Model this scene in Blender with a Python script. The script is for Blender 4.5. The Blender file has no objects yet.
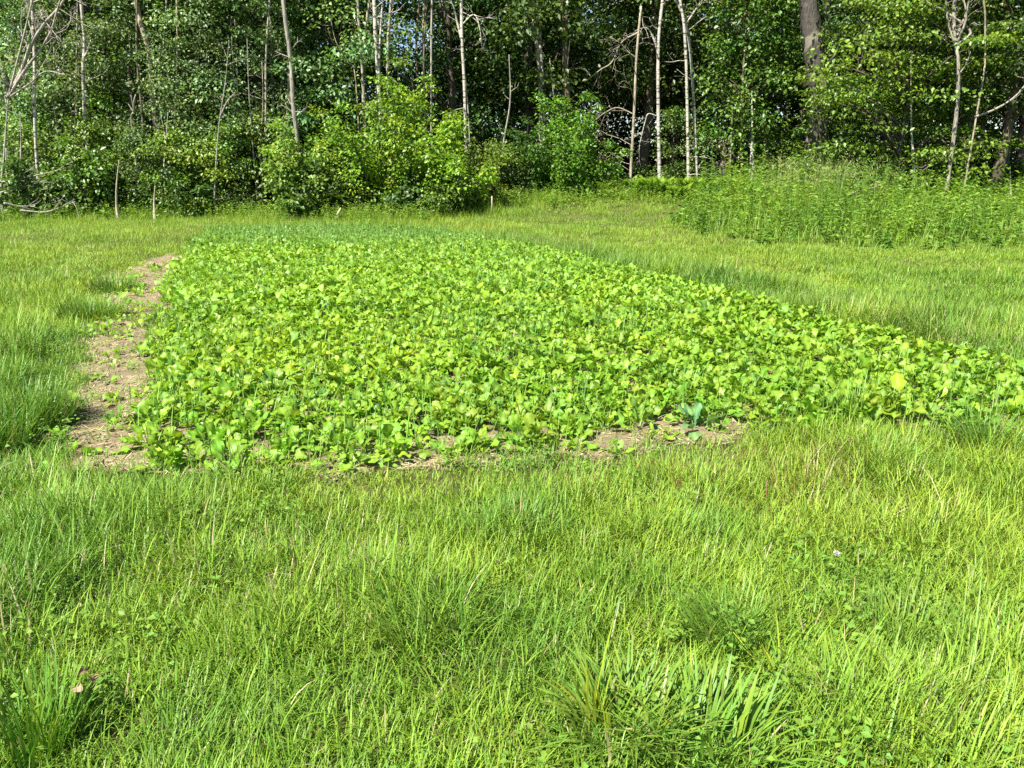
import bpy, math
import numpy as np
from mathutils import Vector

C = bpy.context.scene
COL = C.collection
R = math.radians

# ------------------------------------------------------------------ camera
CAM_H, F, HOR = 1.6, 773.0, 162.0
PITCH = math.atan((384 - HOR) / F)
cam_d = bpy.data.cameras.new('camera')
cam_d.sensor_width = 36.0
cam_d.lens = 36.0 * F / 1024.0
cam_d.clip_start, cam_d.clip_end = 0.05, 2000
cam = bpy.data.objects.new('camera', cam_d)
COL.objects.link(cam)
cam.location = (0, 0, CAM_H)
cam.rotation_euler = (R(90) - PITCH, 0, 0)
C.camera = cam

# ------------------------------------------------------------------ light
SUN_EL, SUN_OFF = 54.0, 42.0          # the sun stands behind the camera, to its left
w = bpy.data.worlds.new('World')
C.world = w
w.use_nodes = True
nt = w.node_tree
bg = nt.nodes['Background']
sky = nt.nodes.new('ShaderNodeTexSky')
sky.sky_type = 'NISHITA'
sky.sun_disc = False
sky.sun_elevation = R(SUN_EL)
sky.sun_rotation = R(180 + SUN_OFF)
sky.ozone_density = 3.0
sky.dust_density = 0.2
nt.links.new(sky.outputs[0], bg.inputs['Color'])
bg.inputs['Strength'].default_value = 0.06
sl = bpy.data.lights.new('sun', 'SUN')
sl.energy = 5.0
sl.angle = R(0.53)
sl.color = (1.0, 0.955, 0.87)
so = bpy.data.objects.new('sun', sl)
COL.objects.link(so)
sdir = Vector((-math.sin(R(SUN_OFF)) * math.cos(R(SUN_EL)), -math.cos(R(SUN_OFF)) * math.cos(R(SUN_EL)), math.sin(R(SUN_EL))))
so.rotation_euler = (-sdir).to_track_quat('-Z', 'Y').to_euler()
so.location = sdir * 60

C.view_settings.view_transform = 'Standard'
C.view_settings.look = 'None'
C.view_settings.gamma = 1.0
C.view_settings.use_curve_mapping = False
C.view_settings.exposure = 1.45
C.render.engine = 'CYCLES'
cy = C.cycles
cy.use_denoising = False
cy.max_bounces = 6
cy.diffuse_bounces = 3
cy.glossy_bounces = 2
cy.transmission_bounces = 4
cy.transparent_max_bounces = 4
cy.sample_clamp_indirect = 4.0
cy.caustics_reflective = False
cy.caustics_refractive = False

# ------------------------------------------------------------------ numeric helpers
rng = np.random.default_rng(11)
U = lambda a, b, n=None: rng.uniform(a, b, n)
cp, sp = math.cos(PITCH), math.sin(PITCH)


def hash2(ix, iy, seed):
    h = (ix.astype(np.int64) * 374761393 + iy.astype(np.int64) * 668265263 + seed * 974634777) & 0x7fffffff
    h = ((h ^ (h >> 13)) * 1274126177) & 0x7fffffff
    h = h ^ (h >> 16)
    return (h & 0xffff) / 65535.0


def vnoise(x, y, seed=0):
    x = np.asarray(x, float); y = np.asarray(y, float)
    ix, iy = np.floor(x), np.floor(y)
    fx, fy = x - ix, y - iy
    fx = fx * fx * (3 - 2 * fx); fy = fy * fy * (3 - 2 * fy)
    ix = ix.astype(np.int64); iy = iy.astype(np.int64)
    a, b = hash2(ix, iy, seed), hash2(ix + 1, iy, seed)
    c, d = hash2(ix, iy + 1, seed), hash2(ix + 1, iy + 1, seed)
    return (a * (1 - fx) + b * fx) * (1 - fy) + (c * (1 - fx) + d * fx) * fy


def fbm(x, y, seed=0, o=3):
    s, a, t = 0, 1.0, 0
    for k in range(o):
        s = s + a * vnoise(np.asarray(x) * 2 ** k, np.asarray(y) * 2 ** k, seed + 17 * k)
        t += a
        a *= .5
    return s / t


def sstep(a, b, x):
    t = np.clip((np.asarray(x, float) - a) / (b - a), 0, 1)
    return t * t * (3 - 2 * t)


def H(x, y):                                           # height of the ground
    x = np.asarray(x, float); y = np.asarray(y, float)
    h = .10 * (fbm(x * .22, y * .22, 3, 2) - .5) + .035 * (fbm(x * 1.3, y * 1.3, 5, 2) - .5)
    h = h * sstep(0.5, 3, np.hypot(x, y))
    h = h + .55 * sstep(19.5, 27, y) * sstep(-4, 2, x) + .05 * sstep(13, 17, y - .3 * x) * sstep(1, 5, x)
    return h


def G(px, py):                                         # pixel -> point on the level ground
    u, v = (px - 512) / F, (384 - py) / F
    dy, dz = cp + v * sp, -sp + v * cp
    t = CAM_H / -dz
    return (u * t, dy * t)


def at(px, py, Y):                                     # pixel -> point at distance Y
    u, v = (px - 512) / F, (384 - py) / F
    dy, dz = cp + v * sp, -sp + v * cp
    t = Y / dy
    return np.array((u * t, Y, CAM_H + dz * t))


def inpoly(x, y, poly):
    ins = np.zeros(len(x), bool)
    n = len(poly)
    for i in range(n):
        x0, y0 = poly[i]
        x1, y1 = poly[(i + 1) % n]
        c = ((y0 > y) != (y1 > y)) & (x < (x1 - x0) * (y - y0) / (y1 - y0 + 1e-12) + x0)
        ins ^= c
    return ins


# ------------------------------------------------------------------ mesh helpers
class MB:
    def __init__(s):
        s.v, s.c, s.f, s.n = [], [], [], 0

    def add(s, v, f, c):
        v = np.asarray(v, np.float32).reshape(-1, 3)
        c = np.asarray(c, np.float32)
        if c.ndim == 1:
            c = np.tile(c, (len(v), 1))
        s.v.append(v); s.c.append(c[:, :3]); s.f.append(np.asarray(f, np.int64) + s.n)
        s.n += len(v)

    def mesh(s, name, mat, smooth=True):
        me = bpy.data.meshes.new(name)
        v = np.concatenate(s.v); c = np.concatenate(s.c)
        me.vertices.add(len(v))
        me.vertices.foreach_set('co', v.ravel())
        li = np.concatenate([f.ravel() for f in s.f])
        tot = np.concatenate([np.full(len(f), f.shape[1]) for f in s.f])
        st = np.concatenate([[0], np.cumsum(tot)[:-1]])
        me.loops.add(len(li))
        me.loops.foreach_set('vertex_index', li.astype(np.int32))
        me.polygons.add(len(tot))
        me.polygons.foreach_set('loop_start', st.astype(np.int32))
        try:
            me.polygons.foreach_set('loop_total', tot.astype(np.int32))
        except Exception:
            pass
        me.polygons.foreach_set('use_smooth', np.full(len(tot), smooth))
        at_ = me.attributes.new('col', 'FLOAT_COLOR', 'POINT')
        at_.data.foreach_set('color', np.concatenate([c, np.ones((len(c), 1), np.float32)], 1).ravel())
        me.materials.append(mat)
        me.update(calc_edges=True)
        return me


def link(name, me, parent=None, loc=(0, 0, 0), rz=0, scale=None):
    o = bpy.data.objects.new(name, me)
    COL.objects.link(o)
    o.location = loc
    o.rotation_euler = (0, 0, rz)
    if scale is not None:
        o.scale = (scale,) * 3 if np.isscalar(scale) else scale
    if parent:
        o.parent = parent
    return o


def tag(o, label, cat, group=None):
    o['label'] = label
    o['category'] = cat
    if group:
        o['group'] = group
    return o


def empty(name, loc, rz=0, scale=None):
    o = link(name, None, None, loc, rz, scale)
    o.empty_display_size = .2
    return o


def nrm(a):
    return a / (np.linalg.norm(a, axis=-1, keepdims=True) + 1e-9)


def jit(col, n, amt=.18, hue=.10):                     # each leaf's own shade of its kind's colour
    col = np.asarray(col, float)
    if col.ndim == 1:
        col = np.tile(col, (n, 1))
    k = 1 + amt * rng.standard_normal((n, 1))
    h = hue * rng.standard_normal((n, 1))
    return np.clip(col * np.clip(k, .45, 1.7) * (1 + h * np.array([1.3, 0, -.6])), .004, .9)


def leaves(mb, P, D, N, L, Wd, Cc, fold=.18):
    """folded four-cornered tree leaves"""
    D = nrm(D); S = nrm(np.cross(D, N)); N = np.cross(S, D)
    L = np.asarray(L).reshape(-1, 1); Wd = np.asarray(Wd).reshape(-1, 1)
    n = len(P)
    v = np.stack([P, P + D * L * .45 + S * Wd * .5 + N * Wd * fold, P + D * L - N * L * .1,
                  P + D * L * .45 - S * Wd * .5 + N * Wd * fold], 1)
    b = np.arange(n)[:, None] * 4
    f = np.concatenate([b + np.array([[0, 1, 2]]), b + np.array([[0, 2, 3]])])
    mb.add(v.reshape(-1, 3), f, np.repeat(Cc, 4, 0))


def blades(mb, P, az, tilt, curve, L, Wd, Cc, seg=3, tipc=None):
    n = len(P)
    t = np.linspace(0, 1, seg + 1)
    dirh = np.stack([np.cos(az), np.sin(az), np.zeros(n)], 1)
    sid = np.stack([-np.sin(az), np.cos(az), np.zeros(n)], 1)
    pos = P.copy()
    rows = []
    cols = []
    Lr = np.asarray(L).reshape(-1, 1); Wr = np.asarray(Wd).reshape(-1, 1)
    for k in range(seg + 1):
        if k:
            th = (tilt + curve * (t[k] - .5 / seg)).reshape(-1, 1)
            pos = pos + (np.sin(th) * dirh + np.cos(th) * np.array([0, 0, 1.])) * Lr / seg
        cc = Cc if tipc is None else Cc * (1 - t[k] ** 2) + tipc * t[k] ** 2
        if k < seg:
            wv = Wr * .5 * (1 - .75 * t[k] ** 2) * (.75 if k == 0 else 1)
            rows += [pos - sid * wv, pos + sid * wv]
            cols += [cc, cc]
        else:
            rows.append(pos); cols.append(cc)
    m = len(rows)
    v = np.stack(rows, 1).reshape(-1, 3)
    cl = np.stack(cols, 1).reshape(-1, 3)
    b = np.arange(n)[:, None] * m
    q = np.concatenate([b + np.array([[2 * k, 2 * k + 1, 2 * k + 3, 2 * k + 2]]) for k in range(seg - 1)]) if seg > 1 else None
    tr = b + np.array([[2 * seg - 2, 2 * seg - 1, 2 * seg]])
    n0 = mb.n
    mb.add(v, tr, cl)
    if q is not None:
        mb.f.append(q + n0)


def tube(mb, pts, rad, col, sides=7, lump=0.0):
    pts = np.asarray(pts, float); m = len(pts)
    rad = np.broadcast_to(np.asarray(rad, float), (m,))
    tan = nrm(np.gradient(pts, axis=0))
    ref = np.array([1., 0, 0]) if abs(tan[0][0]) < .9 else np.array([0, 1., 0])
    a = nrm(np.cross(tan, ref)); b = np.cross(tan, a)
    th = np.arange(sides) / sides * 2 * np.pi
    rr = rad[:, None] * (1 + lump * rng.standard_normal((m, sides)))
    v = pts[:, None] + a[:, None] * (np.cos(th)[None, :, None] * rr[..., None]) + b[:, None] * (np.sin(th)[None, :, None] * rr[..., None])
    i, j = np.meshgrid(np.arange(m - 1), np.arange(sides), indexing='ij')
    i = i.ravel(); j = j.ravel(); j2 = (j + 1) % sides
    f = np.stack([i * sides + j, i * sides + j2, (i + 1) * sides + j2, (i + 1) * sides + j], 1)
    v = v.reshape(-1, 3)
    nb = mb.n
    v = np.concatenate([v, pts[:1], pts[-1:]])
    mb.add(v, f, col)
    c0 = m * sides
    jj = np.arange(sides); j2 = (jj + 1) % sides
    mb.f.append(np.stack([jj * 0 + c0, j2, jj], 1) + nb)
    e = (m - 1) * sides
    mb.f.append(np.stack([jj * 0 + c0 + 1, e + jj, e + j2], 1) + nb)


def smooth_path(P, n):
    P = np.asarray(P, float)
    if len(P) < 3:
        t = np.linspace(0, 1, n)[:, None]
        return P[0] * (1 - t) + P[-1] * t
    out = []
    Q = np.concatenate([[2 * P[0] - P[1]], P, [2 * P[-1] - P[-2]]])
    s = np.linspace(0, len(P) - 1 - 1e-6, n)
    for x in s:
        i = int(x); t = x - i
        p0, p1, p2, p3 = Q[i:i + 4]
        out.append(.5 * (2 * p1 + (p2 - p0) * t + (2 * p0 - 5 * p1 + 4 * p2 - p3) * t * t + (3 * p1 - p0 - 3 * p2 + p3) * t ** 3))
    return np.array(out)


# ------------------------------------------------------------------ materials
def nodes(name):
    m = bpy.data.materials.new(name)
    m.use_nodes = True
    t = m.node_tree
    return m, t, t.nodes['Principled BSDF'], t.nodes['Material Output']


def leaf_mat(name, rough=.5, trans=.38, spec=.4, objvar=.0, tint=(1.15, 1.15, .55)):
    m, t, b, o = nodes(name)
    a = t.nodes.new('ShaderNodeAttribute'); a.attribute_name = 'col'
    col = a.outputs['Color']
    if objvar:
        oi = t.nodes.new('ShaderNodeObjectInfo')
        hs = t.nodes.new('ShaderNodeHueSaturation')
        mr = t.nodes.new('ShaderNodeMapRange')
        mr.inputs['To Min'].default_value = .5 - objvar * .12
        mr.inputs['To Max'].default_value = .5 + objvar * .03
        t.links.new(oi.outputs['Random'], mr.inputs['Value'])
        t.links.new(mr.outputs[0], hs.inputs['Hue'])
        ml = t.nodes.new('ShaderNodeMath'); ml.operation = 'MULTIPLY_ADD'
        ml.inputs[1].default_value = -17.31; ml.inputs[2].default_value = 9.0
        t.links.new(oi.outputs['Random'], ml.inputs[0])
        fr = t.nodes.new('ShaderNodeMath'); fr.operation = 'FRACT'
        t.links.new(ml.outputs[0], fr.inputs[0])
        m2 = t.nodes.new('ShaderNodeMapRange')
        m2.inputs['To Min'].default_value = 1 - objvar
        m2.inputs['To Max'].default_value = 1 + objvar
        t.links.new(fr.outputs[0], m2.inputs['Value'])
        t.links.new(m2.outputs[0], hs.inputs['Value'])
        t.links.new(col, hs.inputs['Color'])
        col = hs.outputs['Color']
    t.links.new(col, b.inputs['Base Color'])
    b.inputs['Roughness'].default_value = rough
    b.inputs['Specular IOR Level'].default_value = spec
    tr = t.nodes.new('ShaderNodeBsdfTranslucent')
    mx = t.nodes.new('ShaderNodeMix'); mx.data_type = 'RGBA'; mx.blend_type = 'MULTIPLY'
    mx.inputs['Factor'].default_value = 1
    mx.inputs[7].default_value = (*tint, 1)
    t.links.new(col, mx.inputs[6])
    t.links.new(mx.outputs[2], tr.inputs['Color'])
    ms = t.nodes.new('ShaderNodeMixShader')
    ms.inputs[0].default_value = trans
    t.links.new(b.outputs[0], ms.inputs[1]); t.links.new(tr.outputs[0], ms.inputs[2])
    t.links.new(ms.outputs[0], o.inputs['Surface'])
    return m


def bark_mat(name, c1, c2, sx=3, sz=.6, sharp=(.4, .6), bump=.5, scale=9, c3=None, bands=False):
    m, t, b, o = nodes(name)
    tc = t.nodes.new('ShaderNodeTexCoord')
    mp = t.nodes.new('ShaderNodeMapping')
    mp.inputs['Scale'].default_value = (sx, sx, sz)
    t.links.new(tc.outputs['Object'], mp.inputs[0])
    nz = t.nodes.new('ShaderNodeTexNoise')
    nz.inputs['Scale'].default_value = scale; nz.inputs['Detail'].default_value = 6
    t.links.new(mp.outputs[0], nz.inputs['Vector'])
    rp = t.nodes.new('ShaderNodeValToRGB')
    rp.color_ramp.elements[0].position = sharp[0]; rp.color_ramp.elements[0].color = (*c1, 1)
    rp.color_ramp.elements[1].position = sharp[1]; rp.color_ramp.elements[1].color = (*c2, 1)
    t.links.new(nz.outputs[0], rp.inputs[0])
    col = rp.outputs[0]
    if c3:
        n2 = t.nodes.new('ShaderNodeTexNoise'); n2.inputs['Scale'].default_value = 1.6; n2.inputs['Detail'].default_value = 3
        t.links.new(tc.outputs['Object'], n2.inputs['Vector'])
        r2 = t.nodes.new('ShaderNodeValToRGB')
        r2.color_ramp.elements[0].position = .56; r2.color_ramp.elements[1].position = .66
        t.links.new(n2.outputs[0], r2.inputs[0])
        mx = t.nodes.new('ShaderNodeMix'); mx.data_type = 'RGBA'
        t.links.new(r2.outputs[0], mx.inputs['Factor']); t.links.new(col, mx.inputs[6])
        mx.inputs[7].default_value = (*c3, 1)
        col = mx.outputs[2]
    t.links.new(col, b.inputs['Base Color'])
    b.inputs['Roughness'].default_value = .85
    bp = t.nodes.new('ShaderNodeBump'); bp.inputs['Strength'].default_value = bump; bp.inputs['Distance'].default_value = .02
    t.links.new(nz.outputs[0], bp.inputs['Height']); t.links.new(bp.outputs[0], b.inputs['Normal'])
    return m


M_grass = leaf_mat('grass_blades', .48, .29, .3)
M_crop = leaf_mat('crop_leaf', .45, .40, .35)
M_weed = leaf_mat('weed_leaf', .5, .38, .3)
M_tree = leaf_mat('tree_leaf', .43, .34, .5, .24)
M_bush = leaf_mat('bush_leaf', .42, .40, .45)
M_dry = leaf_mat('dry_straw', .7, .15, .2, tint=(1, .9, .7))
M_dark = bark_mat('dark_bark', (.035, .028, .02), (.12, .10, .075), 5, .8)
M_brown = bark_mat('brown_bark', (.06, .045, .03), (.22, .17, .11), 6, .5, bump=.9)
M_tan = bark_mat('tan_bark', (.20, .16, .11), (.42, .36, .26), 4, .8)
M_grey = bark_mat('grey_weathered_wood', (.15, .13, .10), (.38, .34, .28), 5, .4)
M_white = bark_mat('pale_birch_bark', (.06, .05, .04), (.43, .395, .325), .8, 3.4, (.38, .50), .4, 5)
M_patch = bark_mat('patched_old_bark', (.03, .025, .02), (.10, .085, .065), 6, .7, bump=1.0, c3=(.22, .19, .145))
M_stake = bark_mat('split_stake_wood', (.24, .20, .13), (.46, .40, .29), 8, .3)


def soil_mat(name, cols, sc):
    m, t, b, o = nodes(name)
    tc = t.nodes.new('ShaderNodeTexCoord')
    n1 = t.nodes.new('ShaderNodeTexNoise'); n1.inputs['Scale'].default_value = sc; n1.inputs['Detail'].default_value = 10; n1.inputs['Roughness'].default_value = .7
    t.links.new(tc.outputs['Object'], n1.inputs['Vector'])
    rp = t.nodes.new('ShaderNodeValToRGB')
    e = rp.color_ramp.elements
    e[0].position, e[0].color = .3, (*cols[0], 1)
    e[1].position, e[1].color = .7, (*cols[2], 1)
    k = e.new(.5); k.color = (*cols[1], 1)
    t.links.new(n1.outputs[0], rp.inputs[0])
    t.links.new(rp.outputs[0], b.inputs['Base Color'])
    b.inputs['Roughness'].default_value = .95
    b.inputs['Specular IOR Level'].default_value = .1
    n2 = t.nodes.new('ShaderNodeTexNoise'); n2.inputs['Scale'].default_value = sc * 9; n2.inputs['Detail'].default_value = 8
    t.links.new(tc.outputs['Object'], n2.inputs['Vector'])
    bp = t.nodes.new('ShaderNodeBump'); bp.inputs['Strength'].default_value = .7; bp.inputs['Distance'].default_value = .02
    t.links.new(n2.outputs[0], bp.inputs['Height']); t.links.new(bp.outputs[0], b.inputs['Normal'])
    return m


M_ground = soil_mat('turf_thatch', ((.035, .04, .014), (.065, .07, .022), (.13, .115, .05)), 3)
M_soil = soil_mat('bare_pale_soil', ((.10, .075, .040), (.19, .150, .086), (.32, .265, .16)), 7)
M_litter = soil_mat('leaf_litter', ((.03, .022, .014), (.06, .045, .028), (.10, .075, .045)), 4)

# ------------------------------------------------------------------ outlines on the ground
crop_px = [(205, 474), (140, 452), (140, 400), (150, 350), (166, 300), (176, 266), (200, 238), (215, 229), (330, 225.5), (440, 230),
           (520, 248), (620, 272), (740, 302), (860, 335), (970, 362), (1080, 388), (1200, 414), (1250, 440), (1060, 437),
           (900, 432), (800, 436), (760, 432), (690, 424), (600, 434), (540, 448), (470, 452), (420, 448), (340, 462), (260, 470)]
CROP = [G(*p) for p in crop_px]
soil_px = [(10, 486), (40, 456), (64, 402), (76, 360), (96, 318), (116, 288), (134, 264), (165, 252), (192, 254), (185, 300), (175, 400),
           (170, 430), (240, 446), (420, 440), (560, 420), (700, 412), (750, 430), (735, 442), (640, 450), (560, 458), (440, 464), (350, 470), (300, 472), (200, 474), (120, 470)]
SOIL = [G(*p) for p in soil_px]


def in_crop(x, y, j=.10):
    dx = (fbm(x * 3.1, y * 3.1, 21, 2) - .5) * 4 * j; dy = (fbm(x * 3.1, y * 3.1, 22, 2) - .5) * 4 * j
    return inpoly(x + dx, y + dy, CROP)


def in_soil(x, y, j=.08):
    dx = (fbm(x * 4.1, y * 4.1, 31, 2) - .5) * 4 * j; dy = (fbm(x * 4.1, y * 4.1, 32, 2) - .5) * 4 * j
    return inpoly(x + dx, y + dy, SOIL)


def edge_y(x):                                         # where the woods begin
    return 23.2 + .6 * np.sin(np.asarray(x) * .5) + 3.2 * sstep(-3, 3, x) - 3.5 * sstep(9, 15, x)


# ------------------------------------------------------------------ ground
def grid_axis(lim, fine, step, grow=1.22):
    a = [0.0]
    s = step
    while a[-1] < lim:
        if a[-1] > fine:
            s *= grow
        a.append(a[-1] + s)
    return np.array(a)


def build_ground():
    gx = grid_axis(700, 26, .28); gx = np.concatenate([-gx[:0:-1], gx])
    gy = np.concatenate([-grid_axis(300, 2, .3)[:0:-1], grid_axis(900, 50, .28)])
    X, Y = np.meshgrid(gx, gy)
    Z = H(X, Y)
    m, n = X.shape
    i, j = np.meshgrid(np.arange(m - 1), np.arange(n - 1), indexing='ij')
    i = i.ravel(); j = j.ravel()
    f = np.stack([i * n + j, i * n + j + 1, (i + 1) * n + j + 1, (i + 1) * n + j], 1)
    mb = MB(); mb.add(np.stack([X, Y, Z], -1).reshape(-1, 3), f, (.1, .1, .1))
    o = link('ground', mb.mesh('ground', M_ground)); o['kind'] = 'structure'


def sheet(name, mask, xr, yr, step, lift, mat, rough=0.0):
    gx = np.arange(*xr, step); gy = np.arange(*yr, step)
    X, Y = np.meshgrid(gx, gy)
    m, n = X.shape
    ok = mask(X.ravel(), Y.ravel()).reshape(m, n)
    i, j = np.nonzero(ok[:-1, :-1])
    f = np.stack([i * n + j, i * n + j + 1, (i + 1) * n + j + 1, (i + 1) * n + j], 1)
    inner = np.ones(m * n)
    if rough:
        for dx, dy in ((.12, 0), (-.12, 0), (0, .14), (0, -.14)):
            inner = inner * (.25 + .75 * mask(X.ravel() + dx, Y.ravel() + dy))
    Z = H(X, Y) + lift + rough * inner.reshape(m, n) * fbm(X * 14, Y * 14, 41, 3)
    used, inv = np.unique(f, return_inverse=True)
    mb = MB(); mb.add(np.stack([X, Y, Z], -1).reshape(-1, 3)[used], inv.reshape(f.shape), (.2, .2, .2))
    o = link(name, mb.mesh(name, mat)); o['kind'] = 'structure'


build_ground()
sheet('field_soil', lambda x, y: in_crop(x, y, .04) | in_soil(x, y), (-9, 6), (3.4, 20.5), .04, .002, M_soil, .028)
sheet('forest_floor', lambda x, y: y > edge_y(x) + .8 + .8 * fbm(x, y, 9, 2), (-42, 42), (21, 75), .5, .03, M_litter)

# ------------------------------------------------------------------ trees
TAU = 2 * np.pi


def clump_leaves(mb, ctr, rad, per, size, col, flat=.42, droop=.35, out=None):
    """sprays of leaves round each clump centre"""
    n = len(ctr)
    P = np.repeat(ctr, per, 0)
    rr = np.repeat(np.broadcast_to(rad, (n,)), per)[:, None]
    g = rng.standard_normal((n * per, 3)) * .55
    g *= np.minimum(1, 1.15 / (np.linalg.norm(g, axis=1, keepdims=True) + 1e-6))
    off = g * np.array([1, 1, flat])
    off[:, 2] -= .25 * (g[:, 0] ** 2 + g[:, 1] ** 2) * flat
    P = P + off * rr
    D = off * np.array([1, 1, .4]) + rng.standard_normal((n * per, 3)) * .45
    D[:, 2] -= droop
    N = np.array([0, -.15, 1.]) + rng.standard_normal((n * per, 3)) * .42 + off * np.array([.9, .9, .9])
    L = size * U(.65, 1.3, n * per)
    cc = np.repeat(jit(col, n, .16, .06), per, 0)
    leaves(mb, P, D, N, L, L * U(.55, .8, n * per), jit(cc, n * per, .16, .06))


def tree_meshes(seed, h, cbase, crad, nclump, per, size, col, tr, clr=(1.12, .40), bark=None, gap=.35, name='tree', top=.5):
    global rng
    keep = rng
    rng = np.random.default_rng(seed)
    wood, crown = MB(), MB()
    k = 12
    z = np.linspace(0, 1, k)
    path = np.stack([np.cumsum(rng.standard_normal(k)) * .05 * h / 12, np.cumsum(rng.standard_normal(k)) * .05 * h / 12, z * h * .96], 1)
    path[:, :2] -= path[0, :2]
    rad = tr * (1 - .9 * z) + tr * .5 * np.exp(-z * 30)
    tube(wood, path, rad, (.1, .1, .1), 9, .05)
    cs, rs = [], []
    tries = 0
    while len(cs) < nclump and tries < nclump * 12:
        tries += 1
        t = rng.uniform(0, 1)
        zz = cbase + (h - cbase) * t
        prof = (math.sin(math.pi * min(1, (t * (1 - top) + .5 * top + .0))) ** .7) * (1 - .75 * max(0, t - .7) / .3)
        r = crad * prof * math.sqrt(rng.uniform(.02, 1))
        a = rng.uniform(0, TAU)
        lump = fbm(np.array([math.cos(a) * 2 + 5]), np.array([math.sin(a) * 2 + zz * .55]), seed, 2)[0]
        if lump < gap and rng.uniform() < .85:
            continue
        r *= .65 + .75 * lump
        c0 = np.array([np.interp(zz, path[:, 2], path[:, 0]), np.interp(zz, path[:, 2], path[:, 1]), zz])
        cs.append(c0 + np.array([math.cos(a) * r, math.sin(a) * r, 0]))
        rs.append(rng.uniform(.6, 1.15))
    cs = np.array(cs)
    for c in cs[::2]:
        rr = math.hypot(c[0], c[1])
        zb = max(cbase * .6, c[2] - rr * .55)
        b = np.array([np.interp(zb, path[:, 2], path[:, 0]), np.interp(zb, path[:, 2], path[:, 1]), zb])
        mid = (b + c) / 2 + np.array([0, 0, .12 * rr])
        tube(wood, smooth_path([b, mid, c], 5), np.linspace(.02 + .012 * rr, .006, 5), (.1, .1, .1), 4)
    scale_r = np.array(rs) * clr[0]
    clump_leaves(crown, cs, scale_r, per, size, col, clr[1])
    rng = keep
    return wood.mesh(name + '_wood', bark or M_dark), crown.mesh(name + '_leaves', M_tree)


def place_tree(ms, x, y, label, group=None, scale=1, rz=None, name='forest_tree', cat='tree', sink=.05):
    o = empty(name, (x, y, float(H(x, y)) - sink), rng.uniform(0, TAU) if rz is None else rz, scale)
    tag(o, label, cat, group)
    link('trunk', ms[0], o)
    link('crown', ms[1], o)
    return o


BLUE = (.145, .250, .080)
MID = (.125, .240, .034)
DEEP = (.055, .116, .020)
YEL = (.105, .185, .016)
kinds = [
    tree_meshes(101, 14, 1.2, 3.0, 92, 150, .165, BLUE, .16),
    tree_meshes(102, 15, 1.6, 3.2, 92, 150, .165, MID, .18),
    tree_meshes(103, 13, .8, 2.8, 92, 150, .155, BLUE, .14, bark=M_grey),
    tree_meshes(104, 16, 2.5, 3.4, 88, 150, .165, DEEP, .22),
    tree_meshes(105, 14, 3.6, 3.2, 84, 145, .165, DEEP, .2, bark=M_brown),
    tree_meshes(106, 15, 4.4, 3.4, 84, 145, .165, MID, .17, bark=M_grey),
]
low = [
    tree_meshes(201, 3.6, .15, 1.4, 62, 60, .12, (.12, .225, .026), .04, (.55, .5), name='bush'),
    tree_meshes(202, 2.6, .10, 1.2, 52, 56, .11, (.13, .235, .026), .03, (.5, .5), name='bush'),
    tree_meshes(203, 4.6, .3, 1.4, 66, 60, .13, (.11, .215, .036), .05, (.6, .45), name='bush'),
    tree_meshes(204, 1.5, .05, 1.0, 48, 46, .10, DEEP, .02, (.42, .55), name='bush'),
]

# the front row of leafy trees, left to right
front = [
    (20, 26.5, 2, .95, 'blue-green leafy tree behind the leaning dead tree at the left end of the woods'),
    (118, 26.2, 0, .62, 'round blue-green tree behind the pale snag at the left, leafy down to the grass'),
    (172, 27.5, 1, .9, 'tall leafy tree behind the leaning broken trunk in the left woods'),
    (205, 26.2, 2, .66, 'mid-height leafy tree just left of the slender leaning pale sapling'),
    (262, 26.8, 0, .85, 'leafy tree right of the slender leaning pale sapling, left of the bright green bush'),
    (318, 28.5, 1, .95, 'tall tree with glinting leaves behind the left lobe of the bright green bush'),
    (50, 26.1, 2, .5, 'low leafy tree filling the gap between the two straight pale trunks at the left'),
    (98, 27.1, 1, .72, 'leafy tree just right of the trunk with the small upward fork'),
    (150, 25.6, 0, .5, 'small leafy tree in front of the tan leaning trunk'),
    (190, 25.9, 2, .58, 'leafy young tree between the forked sapling and the leaning sapling'),
    (240, 26.0, 0, .5, 'small leafy tree just right of the foot of the leaning sapling'),
    (275, 26.3, 2, .62, 'leafy tree partly hiding the knotty pale trunk left of the bright bush'),
    (340, 27.2, 0, .8, 'leafy tree directly behind the top of the largest bright bush'),
    (455, 29.0, 3, .9, 'dark leafy tree behind the right side of the bright green bush'),
    (520, 30.5, 4, 1.0, 'dark tree left of the pair of tan trunks above the maple bush'),
]
for px, Y, k, s, lab in front:
    place_tree(kinds[k], float(at(px, 150, Y)[0]), Y, lab, scale=s)

spots = []
for row, (y0, step, ks) in enumerate([(31.0, 3.3, (0, 1, 2, 3)), (35.5, 3.5, (3, 1, 4, 0)), (40.5, 3.6, (3, 0, 5, 1))]):
    for x in np.arange(-25 - row * 3, 27 + row * 3, step):
        xx, yy = x + U(-.9, .9), y0 + U(-1.3, 1.3) + (1.5 if x > 3 else 0)
        px = 512 + xx / yy * F
        if 385 < px < 445 or (205 < px < 232 and row != 1):
            continue
        k = ks[int(U(0, len(ks)))]
        if x > 2:
            k = (3, 4, 5, 4)[int(U(0, 4))]
        spots.append((xx, yy, k, U(.9, 1.15)))
for xx, yy, k, s in spots:
    side = 'left' if xx < 0 else 'right'
    place_tree(kinds[k], xx, yy, 'tall leafy tree deep in the %s half of the woods, behind the front trunks' % side,
               'trees deep in the %s half of the woods' % side, s)

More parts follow.
